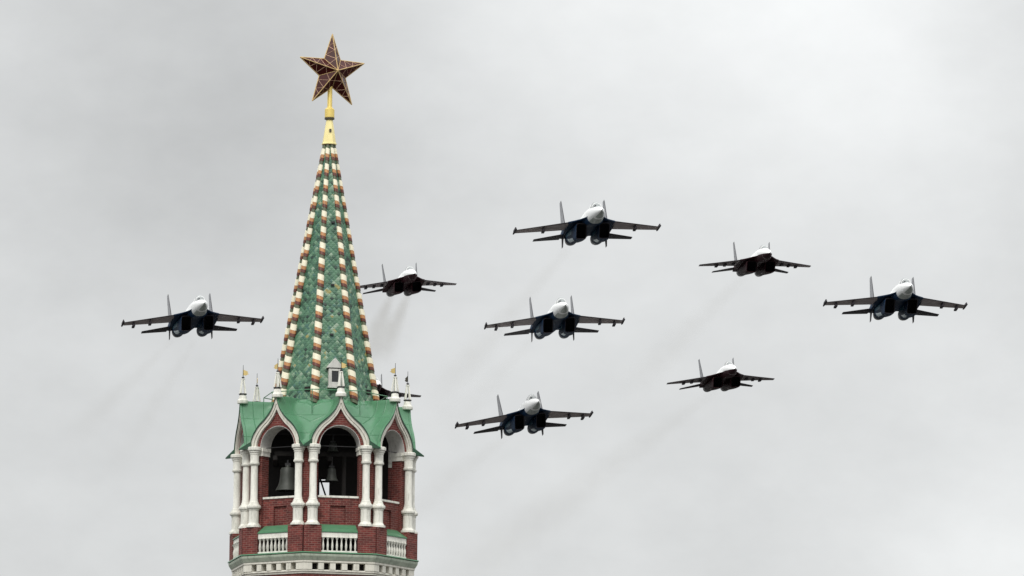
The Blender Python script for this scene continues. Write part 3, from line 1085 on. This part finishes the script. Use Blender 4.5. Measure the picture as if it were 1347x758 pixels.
def make_maroon_jet():
    """smaller twin-engined fighter: broad root extensions, hanging nacelles, canted fins, three pylons a side"""
    root = empty('fighter_jet')
    X1 = 9.0
    S = lambda s: X1 - s
    f = MB()
    N = 28
    secs = spline([(2.2, -0.16, 0.50, 0.50, 0.52, 2.0), (3.6, -0.05, 0.62, 0.66, 0.66, 2.2), (5.0, 0.02, 0.68, 0.76, 0.66, 2.3), (6.6, 0.06, 0.80, 0.80, 0.52, 2.3),
                   (8.5, 0.10, 0.95, 0.66, 0.40, 2.1), (11.0, 0.08, 0.95, 0.50, 0.36, 2.0), (13.5, 0.02, 0.60, 0.36, 0.32, 2.0), (15.2, 0.0, 0.40, 0.24, 0.24, 2.0), (16.6, 0.0, 0.34, 0.06, 0.06, 2.0)], 25)
    f.loft([ring(S(a), 0, b, c, d, e, n, N) for a, b, c, d, e, n in secs], matfn=lambda i, j: 1 if j > N * 0.5 - 1 else 0)
    half = [(4.3, 0.55, -0.04, 0.05), (5.2, 0.95, -0.04, 0.06), (6.4, 1.30, -0.02, 0.08), (7.4, 1.62, 0.0, 0.10), (8.1, 1.95, 0.0, 0.14), (11.0, 1.97, 0.0, 0.42),
            (13.2, 1.97, -0.03, 0.36), (15.6, 1.85, -0.10, 0.18), (15.7, 1.3, -0.10, 0.18), (15.0, 0.7, -0.05, 0.24), (15.0, 0.0, -0.05, 0.26)]
    for sg in (-1, 1):
        plate(f, [(S(a), sg * b, c) for a, b, c, d in half] + [(S(4.3), 0, -0.04)], [d for a, b, c, d in half] + [0.14], (0, 1))
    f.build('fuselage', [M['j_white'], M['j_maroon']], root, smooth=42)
    s = MB()
    nz = spline([(0.0, -0.36, 0.03, 0.03, 0.03, 2.0), (0.5, -0.32, 0.17, 0.17, 0.17, 2.0), (1.2, -0.25, 0.33, 0.33, 0.34, 2.0), (2.195, -0.16, 0.495, 0.495, 0.515, 2.0)], 11)
    s.loft([ring(S(a), 0, b, c, d, e, n, N) for a, b, c, d, e, n in nz], matfn=lambda i, j: 1 if j > N * 0.5 - 1 else 0)
    s.tube((S(-0.8), 0, -0.40), (S(0.05), 0, -0.36), 0.022, 0.035, 6, 1)
    s.build('radome', [M['j_white'], M['j_maroon']], root, smooth=50)
    s = MB()
    cs = spline([(3.3, 0.46, 0.10, 0.05), (3.8, 0.48, 0.30, 0.30), (4.5, 0.54, 0.38, 0.56), (5.3, 0.58, 0.40, 0.62), (6.1, 0.60, 0.38, 0.48), (7.2, 0.66, 0.30, 0.22), (8.0, 0.68, 0.12, 0.06)], 19)
    s.loft([ring(S(a), 0, b, c, d, 0.25, 2.1, 20) for a, b, c, d in cs])
    can = s.build('canopy', M['glass'], root, smooth=60)
    s = MB()
    pts = ring(S(4.15), 0, 0.46, 0.40, 0.46, 0.2, 2.1, 20)[:11]
    for p, q in zip(pts, pts[1:]):
        s.tube(p, q, 0.05, n=6)
    s.build('canopy_frame', M['j_white'], can)
    for sg in (-1, 1):
        s = MB()
        Nn = 24
        yc = sg * 0.93
        ns = spline([(7.0, -0.76, 0.52, 0.52, 0.54, 6.0), (7.7, -0.74, 0.54, 0.56, 0.56, 5.0), (9.5, -0.64, 0.58, 0.56, 0.56, 3.4), (11.5, -0.46, 0.60, 0.55, 0.56, 2.4),
                     (13.2, -0.28, 0.58, 0.54, 0.56, 2.1), (14.8, -0.14, 0.54, 0.54, 0.54, 2.0)], 17)
        rg = []
        for i, (a, b, c, d, e, n) in enumerate(ns):
            q = ring(S(a), yc, b, c, d, e, n, Nn)
            if i < 5:
                k = 1 - i / 5.0
                q = [(x + k * 0.7 * (z - b), y, z) for x, y, z in q]
            rg.append(q)
        inner = [(x - 0.02, yc + (y - yc) * 0.90, ns[0][1] + (z - ns[0][1]) * 0.90) for x, y, z in rg[0]]
        deep = [(x - 1.4, yc + (y - yc) * 0.85, ns[0][1] + (z - ns[0][1]) * 0.85 + 0.1) for x, y, z in rg[0]]
        s.loft(rg, cap=False, matfn=lambda i, j: (1 if i > 9 else (2 if 6 <= i <= 8 and 14 <= j <= 21 and j % 3 == 0 else 0)))
        s.loft([rg[0], inner], 0, cap=False)
        nac = s.build('engine_nacelle', [M['j_maroon'], M['j_soot'], M['j_mgrey']], root, smooth=40)
        s = MB()
        s.loft([inner, deep], 0, cap=False)
        s.add(deep, [tuple(range(len(deep)))])
        s.build('air_intake', M['j_duct'], nac)
        s = MB()
        zz = spline([(14.8, 0.52), (15.3, 0.53), (16.0, 0.48), (16.6, 0.41)], 8)
        s.loft([ring(S(a), yc, -0.14, r, r, r, 2.0, 24) for a, r in zz] + [ring(S(16.5), yc, -0.14, 0.36, 0.36, 0.36, 2.0, 24), ring(S(15.6), yc, -0.14, 0.34, 0.34, 0.34, 2.0, 24)])
        s.build('exhaust_nozzle', M['j_metal'], nac, smooth=40)
        zx, yx = (0, 0, 1), (0, 1, 0)
        dz = -0.05
        s = MB()
        aerofoil(s, [((S(8.0), sg * 1.9, 0.0), (S(12.3), sg * 1.9, -0.03), 0.25, zx), ((S(9.8), sg * 3.8, dz * 0.5), (S(12.5), sg * 3.8, dz * 0.5), 0.19, zx),
                     ((S(11.4), sg * 5.68, dz), (S(12.75), sg * 5.68, dz), 0.10, zx)], (0, 1, 2))
        w = s.build('wing', [M['j_white'], M['j_mgrey'], M['j_dark']], root, smooth=40)
        for yy, sx, hh in ((2.45, 9.5, 0.27), (3.25, 10.1, 0.28), (4.05, 10.7, 0.28)):
            s = MB()
            zt = dz * (yy - 1.9) / 3.78
            s.box(S(sx + 0.9), S(sx), sg * yy - 0.07, sg * yy + 0.07, zt - hh * 0.7, zt - 0.04)
            s.box(S(sx + 1.0), S(sx - 0.2), sg * yy - 0.13, sg * yy + 0.13, zt - hh, zt - hh * 0.5)
            s.build('pylon', M['j_dark'], w)
        s = MB()
        aerofoil(s, [((S(13.4), sg * 1.9, -0.02), (S(15.6), sg * 1.9, -0.04), 0.16, zx), ((S(15.4), sg * 3.89, -0.18), (S(16.6), sg * 3.89, -0.18), 0.07, zx)], (0, 1, 1))
        s.build('tailplane', [M['j_white'], M['j_dark']], root, smooth=40)
        s = MB()
        aerofoil(s, [((S(12.6), sg * 1.66, 0.1), (S(15.2), sg * 1.66, 0.05), 0.16, yx), ((S(14.3), sg * 1.82, 2.74), (S(15.3), sg * 1.82, 2.70), 0.05, yx)], (0, 0, 1))
        s.build('tail_fin', [M['j_fin'], M['j_dark']], root, smooth=40)
    return root


BLUE = [((25.9, 260.95, 101.67), (2.74, 0.08, -86.88), 'dark blue fighter jet with white nose, highest of all, flying above another blue jet', 'J1'),
        ((23.85, 294.22, 96.84), (3.14, -0.7, -87.9), 'dark blue white-nosed fighter jet, middle one of the column of three', 'J2'),
        ((-13.33, 286.92, 95.5), (3.1, -0.76, -84.54), 'dark blue fighter jet with white nose, alone on the left side of the tower spire', 'J3'),
        ((58.0, 279.68, 97.29), (-0.31, -0.52, -89.0), 'dark blue fighter jet with white nose, farthest right of the formation', 'J4'),
        ((21.29, 307.17, 88.39), (5.97, -1.55, -86.36), 'dark blue fighter jet with white nose, lowest of all, banked with its right-hand wing up', 'J5')]
MAROON = [((43.6, 278.58, 100.72), (0.76, 0.58, -86.61), 'dark maroon fighter jet between the highest blue jet and the rightmost blue jet', 'MA'),
          ((8.31, 310.14, 102.65), (3.57, 0.36, -85.01), 'dark maroon fighter jet close beside the right edge of the tiled spire', 'MB'),
          ((41.85, 306.31, 92.49), (3.61, -0.41, -86.33), 'dark maroon fighter jet at lower right, trailing the longest smoke', 'MC'),
          ((4.75, 311.76, 91.01), (1.99, -0.59, -84.72), 'dark maroon fighter jet mostly hidden behind the foot of the spire', 'MD')]
for make, lst, grp in ((make_blue_jet, BLUE, 'large blue and white fighter jets in formation'), (make_maroon_jet, MAROON, 'smaller maroon and white fighter jets in formation')):
    first = make()
    for i, (loc, rot, lab, _) in enumerate(lst):
        o = first if i == 0 else dup(first)
        o.location = loc
        o.rotation_euler = [rad(v) for v in rot]
        tag(o, lab, 'fighter jet', grp)
        if _ == 'J1':
            lead = o
# the highest blue jet carries only its inner pylons
for w in [c for c in lead.children if c.name.startswith('wing')]:
    for p in [c for c in w.children if c.name.startswith('pylon') and abs(c.data.vertices[0].co.y) > 5.5]:
        bpy.data.objects.remove(p)


# ------------------------------------------------------------------ thin exhaust smoke
def smoke_mat(name, L_, r0, r1, k):
    m = bpy.data.materials.new(name)
    m.use_nodes = True
    nt = m.node_tree
    N, Lk = nt.nodes, nt.links
    N.clear()
    out = N.new('ShaderNodeOutputMaterial')
    pv = N.new('ShaderNodeVolumePrincipled')
    pv.inputs['Color'].default_value = (0.40, 0.365, 0.30, 1)
    pv.inputs['Anisotropy'].default_value = 0.0
    Lk.new(pv.outputs[0], out.inputs['Volume'])
    tc = N.new('ShaderNodeTexCoord')
    sp = N.new('ShaderNodeSeparateXYZ')
    Lk.new(tc.outputs['Object'], sp.inputs[0])

    def mt(op, a, b=None, c=None):
        n = N.new('ShaderNodeMath')
        n.operation = op
        for i, v in enumerate((a, b, c)):
            if v is None:
                continue
            if isinstance(v, (int, float)):
                n.inputs[i].default_value = v
            else:
                Lk.new(v, n.inputs[i])
        return n.outputs[0]
    R = mt('MULTIPLY_ADD', sp.outputs[2], (r1 - r0) / L_, r0)
    q = mt('SQRT', mt('ADD', mt('MULTIPLY', sp.outputs[0], sp.outputs[0]), mt('MULTIPLY', sp.outputs[1], sp.outputs[1])))
    q = mt('DIVIDE', q, R)
    fall = mt('MAXIMUM', mt('SUBTRACT', 1.0, mt('MULTIPLY', q, q)), 0.0)
    fall = mt('MULTIPLY', fall, fall)
    mp = N.new('ShaderNodeMapping')
    mp.inputs['Scale'].default_value = (1, 1, 0.15)
    Lk.new(tc.outputs['Object'], mp.inputs[0])
    nz = N.new('ShaderNodeTexNoise')
    nz.inputs['Scale'].default_value = 0.42
    nz.inputs['Detail'].default_value = 3
    Lk.new(mp.outputs[0], nz.inputs['Vector'])
    den = mt('MULTIPLY', mt('DIVIDE', fall, mt('POWER', R, 0.7)), mt('MAXIMUM', mt('MULTIPLY_ADD', nz.outputs[0], 3.6, -0.8), 0.05))
    ends = mt('SUBTRACT', 1.0, mt('POWER', mt('DIVIDE', sp.outputs[2], L_), 2.0))
    den = mt('MULTIPLY', mt('MULTIPLY', den, ends), k * 0.8)
    Lk.new(den, pv.inputs['Density'])
    return m


def trail(p0, p1, r0, r1, k, label):
    p0, p1 = Vector(p0), Vector(p1)
    d = p1 - p0
    L_ = d.length
    s = MB()
    n = 14
    s.loft([[(r * math.cos(2 * math.pi * j / n), r * math.sin(2 * math.pi * j / n), z) for j in range(n)] for r, z in ((r0, 0), (r1, L_))])
    o = s.build('smoke_trail', smoke_mat('thin_smoke', L_, r0, r1, k), loc=p0)
    o.rotation_euler = d.to_track_quat('Z', 'Y').to_euler()
    tag(o, label, 'smoke', kind='stuff')
    return o


TRAILS = [((24.3, 278.1, 101.6), (19.5, 899.8, 162.6), 0.7, 5.5, 0.0048, 'faint grey smoke trail behind the highest blue jet'),
          ((21.7, 310.2, 96.8), (18.7, 751.8, 137.6), 0.7, 5, 0.0024, 'faint grey smoke trail behind the middle blue jet of the column'),
          ((-16.1, 303.5, 95.1), (-43.9, 751.1, 137.9), 0.5, 3.6, 0.0034, 'left one of two faint smoke trails behind the leftmost blue jet'),
          ((-13.7, 303.6, 95.2), (-36.1, 751.9, 132.9), 0.5, 3.6, 0.0034, 'right one of two faint smoke trails behind the leftmost blue jet'),
          ((20.0, 324.5, 88.4), (10.2, 803.2, 128.5), 0.7, 5, 0.0034, 'faint grey smoke trail behind the lowest blue jet'),
          ((43.4, 296.4, 101.9), (55.6, 848.7, 159.6), 0.7, 5.5, 0.0034, 'faint grey smoke trail behind the maroon jet at upper right'),
          ((7.0, 325.8, 103.5), (6.4, 750.1, 152.3), 0.55, 3.6, 0.0085, 'left one of two dark smoke trails beside the spire'),
          ((8.8, 325.7, 103.5), (9.0, 750.0, 152.3), 0.55, 3.6, 0.0085, 'right one of two dark smoke trails beside the spire'),
          ((42.2, 324.9, 93.5), (23.1, 1102.9, 145.1), 0.75, 11, 0.0062, 'longest grey smoke trail, behind the maroon jet at lower right')]
for a in TRAILS:
    trail(*a)
